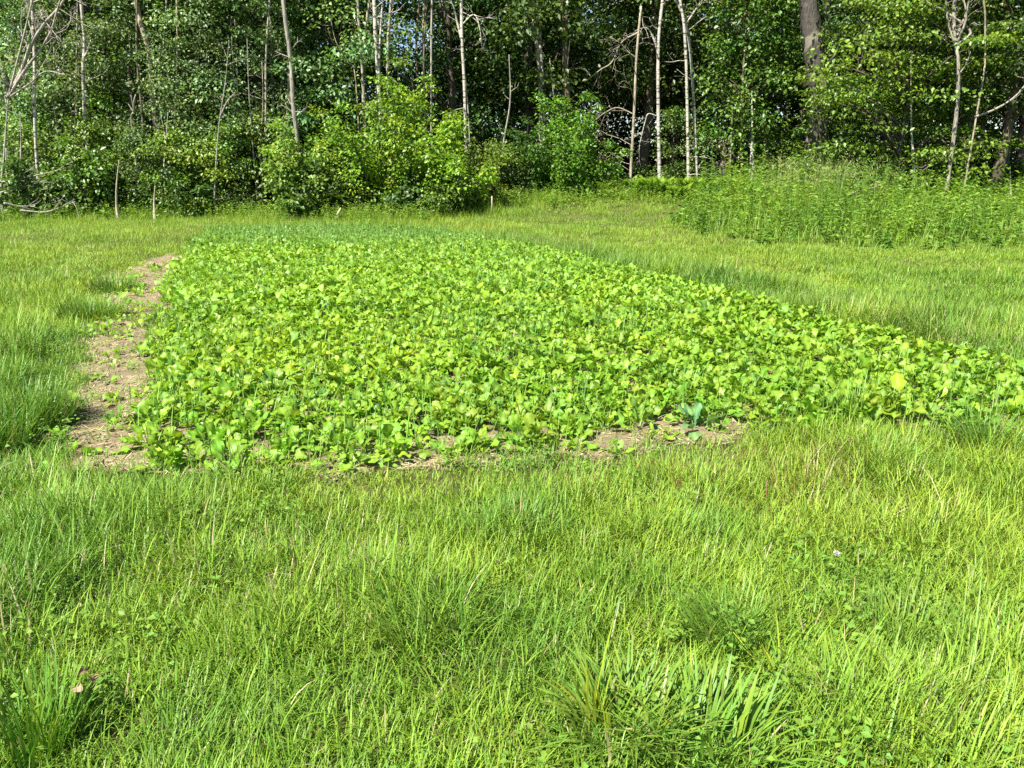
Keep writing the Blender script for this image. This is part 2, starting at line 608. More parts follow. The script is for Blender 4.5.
# the far woods behind, one leafy mass
mb = MB()
n = 10000
cx, cz = U(-48, 48, n), U(.3, 17, n)
cz[8200:] = U(.1, 4, 1800)
cyy = 46 + U(0, 9, n)
cyy[8200:] += 8
el = (cz - CAM_H) / cyy; pxs = 512 + cx / cyy * F
gapm = ((np.abs(pxs - 412) < 24) & (np.abs(el - .13) < .032)) | ((np.abs(pxs - 240) < 14) & (np.abs(el - .1) < .03))
keep_ = ~gapm & ((fbm(cx * .5, cz * .5, 77, 2) > .30) | (cz < 6))
clump_leaves(mb, np.stack([cx, cyy, cz], 1)[keep_], U(.9, 1.6, keep_.sum()), 26, .30, DEEP, .5)
fw = link('far_woods', mb.mesh('far_woods', M_tree)); fw['kind'] = 'stuff'
tag(fw, 'dense dark green mass of far woods behind the trees', 'woods')

# right-hand leafy trees and low bushes
vine = tree_meshes(301, 9.5, 1.7, 1.15, 170, 62, .13, (.095, .178, .02), .06, (.5, .8), bark=M_brown, gap=.2, name='vine_tree', top=.75)
p = at(745, 150, 27.0)
place_tree(vine, p[0], 27.0, 'slim pale trunk clad in a tall column of hanging green leaves', name='leafy_column_tree', rz=.3)
maple = tree_meshes(302, 6.9, .7, 2.55, 120, 120, .12, (.105, .215, .020), .06, (.95, .17), bark=M_dark, gap=.40, name='layered_tree', top=.6)
p = at(900, 150, 24.4)
place_tree(maple, p[0], 24.4, 'broad tree with layered sprays of lit green leaves above the weed patch at right', name='layered_maple', rz=1.0)
for px, Y, k, s, lab in [
    (852, 26.5, 3, .62, 'shaded tree between the thick old trunk and the layered maple'),
    (1000, 25.5, 4, .8, 'dark leafy tree at the right end behind the hanging bare vine'),
    (1075, 24.0, 3, .8, 'dark tree at the far right end of the woods, half out of the picture'),
    (955, 27.5, 1, .8, 'leafy tree behind the pale many-stemmed dead trunk'),
    (795, 31.0, 4, .9, 'dark tree just behind the thick old trunk with the bark patch'),
]:
    p = at(px, 150, Y)
    place_tree(kinds[k], p[0], Y, lab, scale=s)

# bushes
def bush(seed, h, rx, ncl, per, size, col, name='bush', mat=None, cr=.5, fl=.55, stems=7, bark=None):
    """rounded bush leafy to the ground, several stems"""
    global rng
    keep = rng; rng = np.random.default_rng(seed)
    wood, crown = MB(), MB()
    cs, rs = [], []
    nsh = max(9, ncl // 8)
    for k in range(nsh):
        a = rng.uniform(0, TAU); q = math.sqrt(rng.uniform(0, 1))
        hh = h * (1.0 - .42 * q ** 2) * rng.uniform(.62, 1.14)
        tip = np.array([math.cos(a) * rx * q, math.sin(a) * rx * q * .85, hh])
        b = np.array([tip[0] * .12, tip[1] * .12, -.05])
        mid = np.array([tip[0] * rng.uniform(.45, .75), tip[1] * .6, hh * rng.uniform(.4, .6)])
        path = smooth_path([b, mid, tip], 12)
        tube(wood, path, np.linspace(.008 * h + .004, .004, 12), (.1, .1, .1), 5)
        m = max(4, int(ncl / nsh * rng.uniform(.8, 1.25)))
        for t in np.linspace(.12 if q > .5 else .35, 1, m):
            p_ = path[int(t * 11)] + rng.standard_normal(3) * np.array([.28, .28, .12]) * cr * (1.5 - t)
            p_[2] = max(p_[2], .12)
            cs.append(p_); rs.append(cr * (1.25 - .65 * t) * rng.uniform(.7, 1.2))
            tube(wood, [path[int(t * 11)], p_], [.006, .003], (.1, .1, .1), 3)
    cs = np.array(cs)
    clump_leaves(crown, cs, np.array(rs), per, size, col, fl, .25)
    rng = keep
    return wood.mesh(name + '_wood', bark or M_dark), crown.mesh(name + '_leaves', mat or M_bush)


YG = (.185, .31, .024)
for seed, px, Y, h, rx, ncl, col, lab in [
    (401, 384, 24.2, 4.3, 2.75, 250, YG, 'largest bright yellow-green bush in the middle of the forest edge'),
    (402, 450, 23.3, 2.6, 1.6, 150, (.19, .32, .022), 'rounded bright green bush leaning out at the right of the largest one'),
    (403, 300, 23.4, 2.7, 1.3, 120, (.20, .31, .045), 'smaller pale yellow-green bush on a white stem left of the largest one'),
    (404, 570, 26.2, 3.0, 2.1, 200, (.11, .225, .02), 'broad mid-green maple bush under the pair of tan trunks'),
    (405, 72, 25.2, 3.2, 1.4, 80, (.14, .245, .02), 'bright green young bush behind the fallen branches at the left'),
    (406, 128, 24.6, 2.5, 1.6, 90, (.105, .205, .022), 'leafy green bush around the pale snag at the left edge of the woods'),
    (407, 520, 26.0, 2.5, 1.0, 60, (.065, .14, .018), 'narrow green bush between the bright bush and the maple bush'),
]:
    m = bush(seed, h, rx, ncl, 66, .108, col, cr=.43)
    x = float(at(px, 190, Y)[0])
    o = empty('bush', (x, Y, float(H(x, Y)) - .03)); tag(o, lab, 'bush')
    link('stems', m[0], o); link('foliage', m[1], o)

under = [bush(451, 1.5, 1.0, 50, 56, .12, (.078, .158, .020), 'undergrowth', M_tree, .36),
         bush(452, 1.1, .9, 44, 56, .11, (.062, .13, .022), 'undergrowth', M_tree, .33),
         bush(453, 2.1, 1.1, 60, 56, .13, (.080, .162, .02), 'undergrowth', M_tree, .4)]
px = 5.0
i = 0
while px < 1060:
    Y = float(edge_y((px - 512) / F * 25)) + U(1.2, 2.6)
    if px > 640: Y += 1.2
    if px < 470 and i % 2: Y -= 1.7
    i += 1
    if 480 < px < 640: Y += .8
    x = float(at(px, 190, Y)[0])
    s = U(.75, 1.15) * (.72 if px > 630 else 1)
    o = empty('undergrowth_bush', (x, Y, float(H(x, Y)) - .03), U(0, 6.28), s)
    side = 'left' if px < 480 else 'right'
    tag(o, 'low leafy green bush in the undergrowth at the foot of the %s woods' % side, 'bush', 'undergrowth bushes of the %s woods' % side)
    m = under[int(U(0, 3))]
    link('stems', m[0], o); link('foliage', m[1], o)
    px += U(18, 34)

for px, Y, k, s, lab in [
    (28, 24.4, 2, .62, 'leafy sapling growing among the fallen branches at the left end'),
    (102, 24.2, 0, .80, 'bright leafy sapling left of the free-standing pale snag'),
    (140, 23.8, 2, .55, 'small leafy sapling between the free-standing snag and the short stump'),
    (178, 23.9, 0, .72, 'leafy sapling just right of the short pale stump'),
    (205, 24.0, 1, .90, 'bushy sapling left of the foot of the slender leaning sapling'),
    (236, 24.3, 2, .6, 'upright leafy sapling left of the small pale yellow-green bush'),
    (268, 25.2, 0, .9, 'leafy sapling behind the small pale yellow-green bush'),
    (498, 25.2, 1, .75, 'low leafy sapling between the rounded bright bush and the maple bush'),
    (672, 28.4, 2, .62, 'leafy sapling in shade between the white birches'),
    (775, 27.8, 0, .6, 'leafy sapling right of the pale smooth trunk'),
    (835, 25.6, 2, .8, 'leafy sapling hiding the foot of the thick old trunk'),
]:
    x = float(at(px, 190, Y)[0])
    place_tree(low[k], x, Y, lab, scale=s, name='leafy_sapling')

# ------------------------------------------------------------------ bare and broken trunks
def twigs(mb, base, d, L, r, depth, sides=4, spread=.6):
    k = 5
    p = [np.array(base, float)]
    d = nrm(np.array(d, float))
    for _ in range(k):
        d = nrm(d + rng.standard_normal(3) * .16 + np.array([0, 0, .03]))
        p.append(p[-1] + d * L / k)
    p = np.array(p)
    tube(mb, p, np.linspace(r, r * .35, k + 1), (.1, .1, .1), sides)
    if depth > 0:
        for _ in range(3 if depth > 1 else 2):
            j = rng.integers(2, k + 1)
            twigs(mb, p[j], d + rng.standard_normal(3) * spread, L * U(.4, .65), r * .5, depth - 1, 3, spread)


def bare(pxs, Y, r, mat, label, name='bare_tree', cat='tree', extra=(), ntw=0, twl=.8, ground=True, rtop=.75, sides=9, twd=1, lump=.05, tside=None, up=.3, ext=True):
    """trunk through the given image points at distance Y, with limbs"""
    if pxs[0][0] < 300:
        Y -= 1.1; r *= .78
    P = [at(a, b, Y) for a, b in pxs]
    P.sort(key=lambda q: q[2])
    if not ext:
        rtop = min(rtop, .22)
    if ground:
        b = P[0].copy(); b[2] = float(H(b[0], Y)) - .08
        if P[0][2] > b[2] + .15:
            P = [b] + P
        else:
            P[0][2] = b[2]
    if ext and pxs[0][1] <= 2:                          # goes on above the frame
        d = nrm(P[-1] - P[-2]); P.append(P[-1] + d * 3.0)
    base = P[0].copy()
    P = np.array(P)
    P[1:-1, 1] += U(-.08, .08, len(P) - 2)
    path = smooth_path(P - base, 4 * len(P) + 6)
    zt = path[:, 2] / max(path[-1, 2], .1)
    mb = MB()
    tube(mb, path, r * (1 - (1 - rtop) * zt) + r * .5 * np.exp(-path[:, 2] * 3.5) * ground, (.1, .1, .1), sides, lump)
    root = empty(name, tuple(base)); tag(root, label, cat)
    limbs = []
    for pts, rr in extra:
        q = np.array([at(a, b, Y) for a, b in pts]) - base
        k = np.argmin(np.linalg.norm(path - q[0], axis=1)); q[0] = path[k]
        if len(q) > 1:
            q[1:, 1] += U(-.4, .3, len(q) - 1).cumsum() * .5
        sp_ = smooth_path(q, 4 * len(q) + 2)
        lb = MB()
        tube(lb, sp_, np.linspace(rr, rr * .45, len(sp_)), (.1, .1, .1), 6)
        for _ in range(int(len(sp_) * .35 * (ntw > 0))):
            j = rng.integers(2, len(sp_))
            twigs(lb, sp_[j], sp_[j] - sp_[j - 1] + rng.standard_normal(3) * .12, twl * U(.4, .9), rr * .4, twd, 3)
        limbs.append(lb)
    for _ in range(ntw):
        j = rng.integers(len(path) // 4, len(path) - 1)
        a = U(0, TAU)
        sx = math.cos(a) if tside is None else tside * abs(math.cos(a))
        twigs(mb, path[j], (sx, math.sin(a) * .6, up + U(-.3, .4)), twl * U(.5, 1.2), r * .3, twd, 4)
    link('trunk', mb.mesh(name + '_trunk', mat), root)
    for lb in limbs:
        link('limb', lb.mesh(name + '_limb', mat), root)
    return root


# left end
bare([(8, 98), (4, 150), (2, 195)], 24.2, .075, M_grey, 'leaning forked dead tree with pale bare limbs at the left edge', 'dead_tree', ext=False, ntw=3,
     extra=[([(8, 100), (18, 72), (31, 42), (44, 22), (58, 2), (70, -20)], .06), ([(10, 98), (24, 70), (37, 48), (50, 30), (58, 12), (66, -8)], .045),
            ([(14, 96), (30, 84), (48, 72), (70, 76)], .028), ([(31, 42), (32, 10), (34, -20)], .03)], twl=1.2, twd=2)
bare([(32, 0), (34, 60), (36, 110), (38, 178)], 24.6, .062, M_white, 'slender straight pale trunk standing behind the leaning dead tree', ntw=4, twl=.9)
bare([(82, 0), (84, 40), (84, 75), (86, 150)], 25.2, .068, M_white, 'straight pale trunk with a small upward fork, left woods', extra=[([(85, 60), (88, 52), (91, 40)], .03)], ntw=3)
bare([(20, 112), (22, 140), (23, 178)], 24.2, .05, M_grey, 'short pale dead snag left of the slender straight trunk', 'dead_snag', ext=False, ntw=2, twl=.4)
bare([(6, 148), (9, 180)], 24.0, .06, M_stake, 'stubby broken pale snag at the left edge below the dead tree', 'dead_snag', ext=False)
bare([(54, 45), (55, 90), (57, 130)], 26.3, .07, M_grey, 'greyish bare trunk among dry twigs, left woods', ntw=16, twl=1.3, twd=2, ext=False)
bare([(11, 0), (14, 45), (16, 110)], 28.5, .10, M_grey, 'pale grey trunk far back in the left corner', ntw=3)
bare([(133, -4), (140, 20), (150, 56), (152, 100)], 26.2, .11, M_tan, 'thick tan trunk leaning left, bare of bark, in the left woods', ntw=3, twl=.6)
bare([(130, 24), (129, 52), (130, 90)], 27.2, .14, M_grey, 'broken grey trunk beside the tan leaning trunk', 'dead_snag', ext=False, ntw=3, twl=.4)
bare([(229, 40), (225, 80), (219, 130), (214, 198)], 24.4, .036, M_grey, 'slender leaning pale sapling rising to the right in the left woods', 'sapling', ntw=4, twl=.5, ext=False,
     extra=[([(221, 115), (227, 102), (234, 92)], .02)])
bare([(247, 38), (249, 90), (252, 140)], 25.6, .04, M_grey, 'thin pale stem right of the slender leaning sapling', 'sapling', ntw=4, twl=.5, ext=False)
bare([(168, 112), (166, 140), (165, 176)], 24.6, .04, M_white, 'thin pale forked sapling in the leaves left of the leaning sapling', 'sapling', ext=False, extra=[([(166, 145), (163, 130), (161, 116)], .02)])
bare([(119, 160), (117, 185), (116, 205)], 23.5, .05, M_stake, 'pale snag standing free at the forest edge on the left', 'dead_snag', ext=False)
bare([(155, 186), (153, 205)], 23.4, .055, M_stake, 'short pale stump in the grass right of the free-standing snag', 'stump', ext=False)
bare([(72, 110), (70, 160)], 24.9, .035, M_brown, 'brown stem showing through the bright young bush at left', 'sapling', ntw=4, twl=.6, ext=False)
bare([(131, 95), (133, 112), (131, 125)], 25.0, .06, M_grey, 'short forked grey limb end above the bush around the pale snag', 'dead_snag', ext=False, extra=[([(132, 112), (137, 102), (139, 95)], .03), ([(132, 112), (128, 104)], .025)])
# middle
bare([(283, -4), (286, 25), (290, 60), (293, 100), (297, 140)], 25.4, .085, M_grey, 'pale trunk with rough knots left of the bright green bush', ntw=9, twl=.6, lump=.12)
bare([(374, -2), (376, 40), (379, 95), (383, 152)], 24.9, .065, M_white, 'tallest pale poplar stem rising out of the bright green bush', ntw=4, twl=.8,
     extra=[([(379, 92), (380, 50), (383, 0), (384, -30)], .04)])
bare([(357, -2), (360, 40), (363, 85)], 25.6, .05, M_grey, 'grey stem crossing its neighbour above the bright green bush', ntw=6, twl=1.0)
bare([(370, -2), (366, 30), (362, 80)], 25.9, .045, M_tan, 'tan stem leaning right above the bright green bush', ntw=5, twl=.9)
bare([(391, -2), (388, 40), (388, 95)], 25.7, .055, M_grey, 'right-hand grey stem above the bright green bush', ntw=6, twl=.8)
bare([(330, 15), (336, 42), (348, 62), (356, 82)], 26.0, .04, M_tan, 'thin stem leaning left above the bright green bush', 'sapling', ntw=5, twl=.7, ext=False)
bare([(461, -2), (462, 40), (464, 80), (466, 145)], 26.2, .055, M_white, 'pale trunk with drooping bare branches right of the bright green bush', ntw=5, twl=.9,
     extra=[([(462, 40), (457, 22), (452, 4), (440, -6)], .04), ([(463, 22), (474, 14), (480, 30), (482, 50)], .025), ([(462, 12), (476, 20), (486, 38)], .02)])
bare([(305, 190), (306, 210)], 23.0, .05, M_white, 'short white stem under the small pale yellow-green bush', 'stump', ext=False)
# right
bare([(532, -2), (536, 40), (541, 97)], 28.2, .085, M_tan, 'left one of two tan trunks above the maple bush', ntw=2, twl=.5)
bare([(538, -2), (540, 50), (543, 100)], 28.8, .10, M_white, 'pale trunk touching the tan one above the maple bush', ntw=2, twl=.5)
bare([(565, -2), (565, 60), (568, 112)], 28.4, .12, M_brown, 'brown trunk with torn pale bark above the maple bush', ntw=5, twl=.7)
bare([(560, 100), (558, 136)], 27.6, .08, M_stake, 'broken stub of pale wood rising from the maple bush', 'dead_snag', ext=False)
bare([(641, 6), (636, 60), (634, 110), (631, 170)], 27.4, .05, M_tan, 'curved tan trunk with arching dry branches beside the white birch', ntw=7, twl=1.2, twd=2, ext=True,
     extra=[([(636, 35), (622, 42), (612, 62), (600, 70), (585, 82)], .028), ([(633, 116), (618, 108), (606, 112), (592, 122)], .022)], tside=-1)
bare([(663, -2), (659, 40), (658, 100), (660, 192)], 27.0, .060, M_white, 'white birch trunk standing alone with broken side branches', 'birch_tree', ntw=5, twl=.7, lump=.06,
     extra=[([(658, 50), (652, 34), (645, 28), (634, 32)], .03), ([(660, 115), (648, 114), (644, 122), (638, 145)], .022)])
bare([(679, -4), (684, 30), (687, 90), (688, 190)], 27.2, .052, M_white, 'left stem of the close pair of white birches', 'birch_tree', ntw=4, twl=.8, lump=.06)
bare([(674, -4), (685, 22), (692, 70), (697, 188)], 27.6, .052, M_white, 'right stem of the close pair of white birches', 'birch_tree', ntw=6, twl=1.0, lump=.06,
     extra=[([(687, 25), (694, 12), (702, 0)], .035), ([(697, 165), (706, 155), (702, 140), (708, 128)], .014)])
bare([(724, 140), (723, 165), (721, 194)], 27.4, .19, M_brown, 'thick brown broken trunk with splintered top right of the birches', 'dead_snag', ext=False, lump=.16, sides=13, rtop=.55, ntw=12, twl=.5)
bare([(734, 84), (731, 140), (729, 188)], 27.0, .035, M_tan, 'thin pole beside the thick broken trunk', 'sapling', ext=False, ntw=10, twl=.8, twd=2)
bare([(752, 90), (752, 140), (751, 190)], 26.6, .09, M_white, 'pale smooth trunk showing under the leafy column', ext=False)
bare([(762, 122), (766, 145), (770, 170)], 27.4, .045, M_tan, 'thin slanting pole right of the pale smooth trunk', 'sapling', ext=False, extra=[([(763, 128), (757, 130), (752, 138)], .015)])
bare([(808, -2), (812, 40), (817, 75), (820, 112)], 26.0, .30, M_patch, 'thick old dark trunk with a pale patch of bare wood', 'old_tree', lump=.10, sides=16, rtop=.8, ntw=2, twl=1)
bare([(828, -2), (827, 60)], 28.5, .13, M_dark, 'dark trunk just right of the thick old trunk', ntw=2)
bare([(786, 90), (787, 130), (786, 185)], 28.0, .05, M_brown, 'thin brown pole left of the thick old trunk', 'sapling', ext=False)
bare([(956, -4), (955, 30), (957, 70), (957, 122)], 23.1, .055, M_grey, 'pale dead trunk splitting into several stems above the layered maple', 'dead_tree', lump=.1, ntw=8, twl=.6,
     extra=[([(956, 50), (947, 20), (945, -10)], .035), ([(957, 45), (963, 18), (960, -10)], .035), ([(957, 40), (968, 15), (971, -8)], .04),
            ([(985, 42), (970, 32), (950, 14), (925, -2)], .05)])
bare([(982, -4), (986, 30), (983, 70), (975, 116)], 22.7, .026, M_tan, 'long bare vine hanging down at the right', 'bare_vine', 'vine', ground=True, ext=True)
bare([(1004, -2), (1006, 60), (1008, 130)], 26.2, .17, M_dark, 'dark upright trunk behind the hanging vine', ntw=2, twl=.6,
     extra=[([(1006, 60), (1014, 50), (1030, 30)], .05), ([(1006, 95), (990, 108), (976, 116)], .02)])
bare([(1040, 60), (1020, 92), (998, 108), (975, 117)], 22.4, .03, M_grey, 'forked dead branch reaching in from the right edge', 'dead_branch', 'branch', ground=False, ext=False, ntw=3, twl=.5)
bare([(1010, 168), (1010, 215)], 23.6, .035, M_white, 'thin pale stem at the right end above the weeds', 'sapling', ext=False)
bare([(911, 60), (912, 120), (913, 160), (914, 205)], 24.0, .045, M_white, 'mottled white stem below the layered maple', 'sapling', ext=False, lump=.12)

for k in range(24):                                     # thin stems nobody could tell apart
    px = (U(15, 300) if k < 15 else U(330, 650)); lean = U(-9, 9)
    Y = U(25.2, 27.2) if k < 15 else U(25.6, 28)
    y1 = U(-30, 70)
    lab = 'thin bare stem among the leaves of the %s woods' % ('left' if k < 15 else 'middle')
    o = bare([(px + lean, y1), (px + lean * .7 + U(-4, 4), y1 * .65 + 66), (px + lean * .3 + U(-4, 4), y1 * .3 + 133), (px, 190)], Y, U(.03, .055), (M_grey, M_tan, M_grey, M_brown)[k % 4], lab, 'sapling', ntw=5, twl=.6, ext=y1 < 2)
    o['group'] = 'thin stems in the %s woods' % ('left' if k < 15 else 'middle')

# fallen branches at the left
def fallen(pts, Y, r, label, ntw=3, mat=M_grey, name='fallen_branch'):
    q = np.array([at(a, b, Y) for a, b in pts])
    if pts[0][0] < 100:
        q[:, 2] += .10; q[:, 1] -= .7
    q[:, 2] = np.maximum(q[:, 2], H(q[:, 0], q[:, 1]) + r)
    q[:, 1] += np.linspace(-.2, .3, len(q))
    base = q.mean(0); base[2] = float(H(base[0], base[1]))
    path = smooth_path(q - base, 5 * len(q))
    mb = MB(); tube(mb, path, np.linspace(r * .75, r * .3, len(path)), (.1, .1, .1), 7, .06)
    for _ in range(ntw):
        j = rng.integers(2, len(path)); d = path[j] - path[j - 1]
        twigs(mb, path[j], nrm(d) + rng.standard_normal(3) * .5, U(.3, .9), r * .4, 1, 4)
    o = link(name, mb.mesh(name, mat), None, tuple(base)); tag(o, label, 'branch')


fallen([(16, 186), (40, 181), (60, 176), (78, 171)], 23.3, .035, 'upper long fallen branch in the tangle at the left', 5)
fallen([(20, 195), (40, 189), (60, 182)], 23.2, .03, 'middle fallen branch in the tangle at the left, sloping up right', 4)
fallen([(40, 212), (60, 214), (74, 209), (84, 204)], 22.9, .035, 'lowest fallen branch lying on the grass edge at the left', 6)
fallen([(24, 205), (34, 209), (42, 213)], 22.8, .04, 'short thick fallen branch meeting the lowest one at the left', 2)
fallen([(48, 195), (62, 191), (76, 186)], 23.4, .025, 'thin fallen branch between the middle and lowest ones at left', 4)
fallen([(585, 188), (602, 191), (621, 196)], 25.6, .03, 'thin fallen branch lying among the ferns under the maple bush', 3)
fallen([(848, 194), (858, 191), (873, 189)], 20.5, .045, 'short pale log lying in the tall weeds at right', 1, M_stake, 'fallen_log')

# marker stakes
def stake(px, ptop, pbot, r, label, lean=0.0):
    x, y = G(px, pbot)
    top = at(px + lean, ptop, y); z0 = float(H(x, y))
    mb = MB()
    h = top[2] - z0
    tube(mb, [(0, 0, -.1), (0, 0, h * .6), (top[0] - x, 0, h)], [r, r, r * .92], (.4, .4, .4), 4)
    o = link('marker_stake', mb.mesh('marker_stake', M_stake), None, (x, y, z0), .4); tag(o, label, 'stake')


stake(492, 196, 220, .022, 'upright pale wooden stake right of the bright green bushes')
stake(338, 208, 222, .03, 'short pale stake leaning right in front of the largest bright bush', 3)

# ------------------------------------------------------------------ the crop
def crop_leaf(mb, n, base, az, el, pet, L, Wd, col, nl=6, nw=5):
    """broad wavy leaves on a pale petiole"""
    dh = np.stack([np.cos(az), np.sin(az), np.zeros(n)], 1)
    sd = np.stack([-np.sin(az), np.cos(az), np.zeros(n)], 1)
    zz = np.array([0, 0, 1.])
    arch = U(.3, 1.35, n); roll = rng.standard_normal(n) * .40; wav = U(.05, .17, n); ph = U(0, TAU, n); cup = U(-.05, .24, n)
    sd = nrm(sd * np.cos(roll)[:, None] + zz * np.sin(roll)[:, None])
    # petiole, a narrow strip
    pos = base.copy(); th = np.pi / 2 - el
    p0 = pos.copy()
    d0 = dh * np.sin(th)[:, None] + zz * np.cos(th)[:, None]
    p1 = p0 + d0 * pet[:, None]
    pw = .0035
    v = np.stack([p0 - sd * pw, p0 + sd * pw, p1 + sd * pw, p1 - sd * pw], 1).reshape(-1, 3)
    mb.add(v, np.arange(n * 4).reshape(n, 4), np.repeat(col * .55 + np.array([.11, .16, .06]), 4, 0))
    ts = np.linspace(0, 1, nl + 1)
    prof = np.interp(ts, [0, .12, .35, .62, .85, 1], [.14, .34, .74, 1.0, .74, .10])
    us = np.linspace(-1, 1, nw)
    pos = p1.copy(); rows = []; cols = []
    for k in range(nl + 1):
        if k:
            a = th + arch * (ts[k] - .5 / nl)
            pos = pos + (dh * np.sin(a)[:, None] + zz * np.cos(a)[:, None]) * (L / nl)[:, None]
        a = th + arch * ts[k]
        nn = -dh * np.cos(a)[:, None] + zz * np.sin(a)[:, None]
        for u in us:
            w_ = (Wd * .5 * prof[k] * u * (1 + (.20 * np.sin(ph * 3 + ts[k] * 17 + (1.7 if u > 0 else 0)) if abs(u) > .9 else 0)))[:, None]
            lift = (cup * abs(u) ** 1.5 * Wd * .5 * prof[k] + wav * L * abs(u) * np.sin(ph + ts[k] * 9 + u * 1.5))[:, None]
            rows.append(pos + sd * w_ + nn * lift)
            rib = np.exp(-(u * 3.2) ** 2)
            cols.append(col * (1 + .25 * rib + .10 * math.sin(k * 3.1 + abs(u) * 5)) + np.array([.055, .065, .025]) * rib)
    m = len(rows)
    v = np.stack(rows, 1).reshape(-1, 3); cl = np.stack(cols, 1).reshape(-1, 3)
    b = np.arange(n)[:, None] * m
    fs = []
    for k in range(nl):
        for j in range(nw - 1):
            q = k * nw + j
            fs.append(b + np.array([[q, q + 1, q + nw + 1, q + nw]]))
    mb.add(v, np.concatenate(fs), cl)


def crop_plant(mb, X, Y, Z, S, col, nleaf, nl, nw):
    """rosettes at the given points"""
    n = len(X)
    k = np.repeat(np.arange(n), nleaf)
    m = len(k)
    j = np.tile(np.arange(nleaf), n)
    az = np.repeat(U(0, TAU, n), nleaf) + j * 2.4 + rng.standard_normal(m) * .3
    age = (j + .5) / nleaf                              # inner leaves stand up
    el = np.clip(.48 + age * .9 + rng.standard_normal(m) * .26, .15, 1.5)
    s = S[k]
    base = np.stack([X[k] + np.cos(az) * .006 * s, Y[k] + np.sin(az) * .006 * s, Z[k] - .004], 1)
    pet = U(.045, .095, m) * s * (1.1 - .3 * age)
    L = U(.075, .135, m) * s * (1.12 - .3 * age)
    crop_leaf(mb, m, base, az, el, pet, L, L * U(.58, .86, m), jit(col[k], m, .13, .07), nl, nw)


LIME = np.array([.185, .325, .022])
YELL = np.array([.31, .44, .022])
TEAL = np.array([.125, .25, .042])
x0, y0 = np.array(CROP).min(0); x1, y1 = np.array(CROP).max(0)
sp_ = .108
gx, gy = np.meshgrid(np.arange(x0, x1, sp_), np.arange(y0, y1, sp_))
gx = (gx + U(-.07, .07, gx.shape)).ravel(); gy = (gy + U(-.07, .07, gy.shape)).ravel()
ok = in_crop(gx, gy, .09) & (np.abs(gx) < gy * .72 + 2.6) & (U(0, 1, gx.shape) < .97)
gx, gy = gx[ok], gy[ok]
gz = H(gx, gy) + .018
ypx, ypy = G(320, 350)
yellow = .85 * np.exp(-((gx - ypx) / .85) ** 2 - ((gy - ypy) / 1.3) ** 2) + .18 * (fbm(gx * 1.2, gy * 1.2, 55, 2) > .62)
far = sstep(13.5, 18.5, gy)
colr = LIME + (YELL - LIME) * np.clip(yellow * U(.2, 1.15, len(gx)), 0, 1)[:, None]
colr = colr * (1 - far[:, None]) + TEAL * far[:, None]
bl = U(0, 1, len(gx)) < .16
colr[bl] = colr[bl] * .4 + TEAL * .6
size = U(.46, .95, len(gx)) * (1 - .35 * far) * (.85 + .3 * fbm(gx * .9, gy * .9, 56, 2))
# bare spots near the front edge
thin = in_soil(gx, gy, .05) & (U(0, 1, len(gx)) < .36 * (gy < 9))
gx, gy, gz, colr, size, yellow = (a[~thin] for a in (gx, gy, gz, colr, size, yellow))
order = np.argsort(np.hypot(gx, gy) + 9 * (np.abs(gx) > gy * .67 + .15))   # those in view first
near, rest = order[:296], order[296:]
proto = {}
for kind, cc in (('green', LIME), ('yellow', (LIME + YELL) / 2), ('blue', TEAL * .5 + LIME * .5)):
    proto[kind] = []
    for v in range(14 if kind == 'green' else 5):
        mb = MB(); crop_plant(mb, np.zeros(1), np.zeros(1), np.zeros(1), np.ones(1), jit(cc, 1, .08, .06), int(U(7, 11)), 7, 5)
        proto[kind].append(mb.mesh('leafy_crop_plant', M_crop))
for q in near:
    kind = 'yellow' if yellow[q] > .45 else ('blue' if colr[q][2] > .03 else 'green')
    px = 512 + gx[q] / (gy[q] * cp + 1.5 * sp) * F
    zone = ('left' if px < 330 else 'middle' if px < 640 else 'right')
    where = {'left': 'at the left of the front rows, near the soil strip', 'middle': 'in the middle of the front rows of the field',
             'right': 'at the right of the front rows of the field'}[zone]
    what = {'green': 'bright lime green', 'yellow': 'yellowing', 'blue': 'bluish green'}[kind]
    o = bpy.data.objects.new('leafy_crop_plant', proto[kind][int(U(0, len(proto[kind])))])
    COL.objects.link(o)
    o.location = (gx[q], gy[q], gz[q]); o.rotation_euler = (U(-.12, .12), U(-.12, .12), U(0, TAU)); o.scale = (size[q] * 1.08,) * 3
    tag(o, '%s crop plant %s' % (what, where), 'crop plant', '%s crop plants %s' % (what, where))
mb = MB()
for lo, hi, nlf, nl, nw in ((0, 8.5, 8, 6, 5), (8.5, 13, 8, 4, 3), (13, 40, 7, 3, 3)):
    s = rest[(gy[rest] >= lo) & (gy[rest] < hi)]
    if len(s):
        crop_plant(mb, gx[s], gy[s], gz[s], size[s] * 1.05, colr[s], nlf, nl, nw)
sdx, sdy = U(-7, 3, 2600), U(3.6, 13, 2600)             # seedlings out on the bare soil
s = in_soil(sdx, sdy, .1) & ~in_crop(sdx, sdy, .05)
sdx, sdy = sdx[s][:150], sdy[s][:150]
crop_plant(mb, sdx, sdy, H(sdx, sdy) + .012, U(.3, .7, len(sdx)), jit(LIME, len(sdx), .15, .1), 5, 4, 3)
cr = link('crop_plants', mb.mesh('crop_plants', M_crop)); cr['kind'] = 'stuff'
tag(cr, 'dense lime green leafy crop filling the long field', 'crop')

# the bluish cabbage-like plant in the bare spot of the near edge
mb = MB()
crop_plant(mb, np.zeros(1), np.zeros(1), np.zeros(1), np.ones(1) * 1.05, np.array([[.15, .29, .10]]), 8, 7, 5)
x, y = G(694, 430)
tag(link('blue_green_plant', mb.mesh('blue_green_plant', M_crop), None, (x, y, float(H(x, y)) + .012)), 'single blue-green cabbage-like plant beside the bare soil patch at the near edge', 'plant')

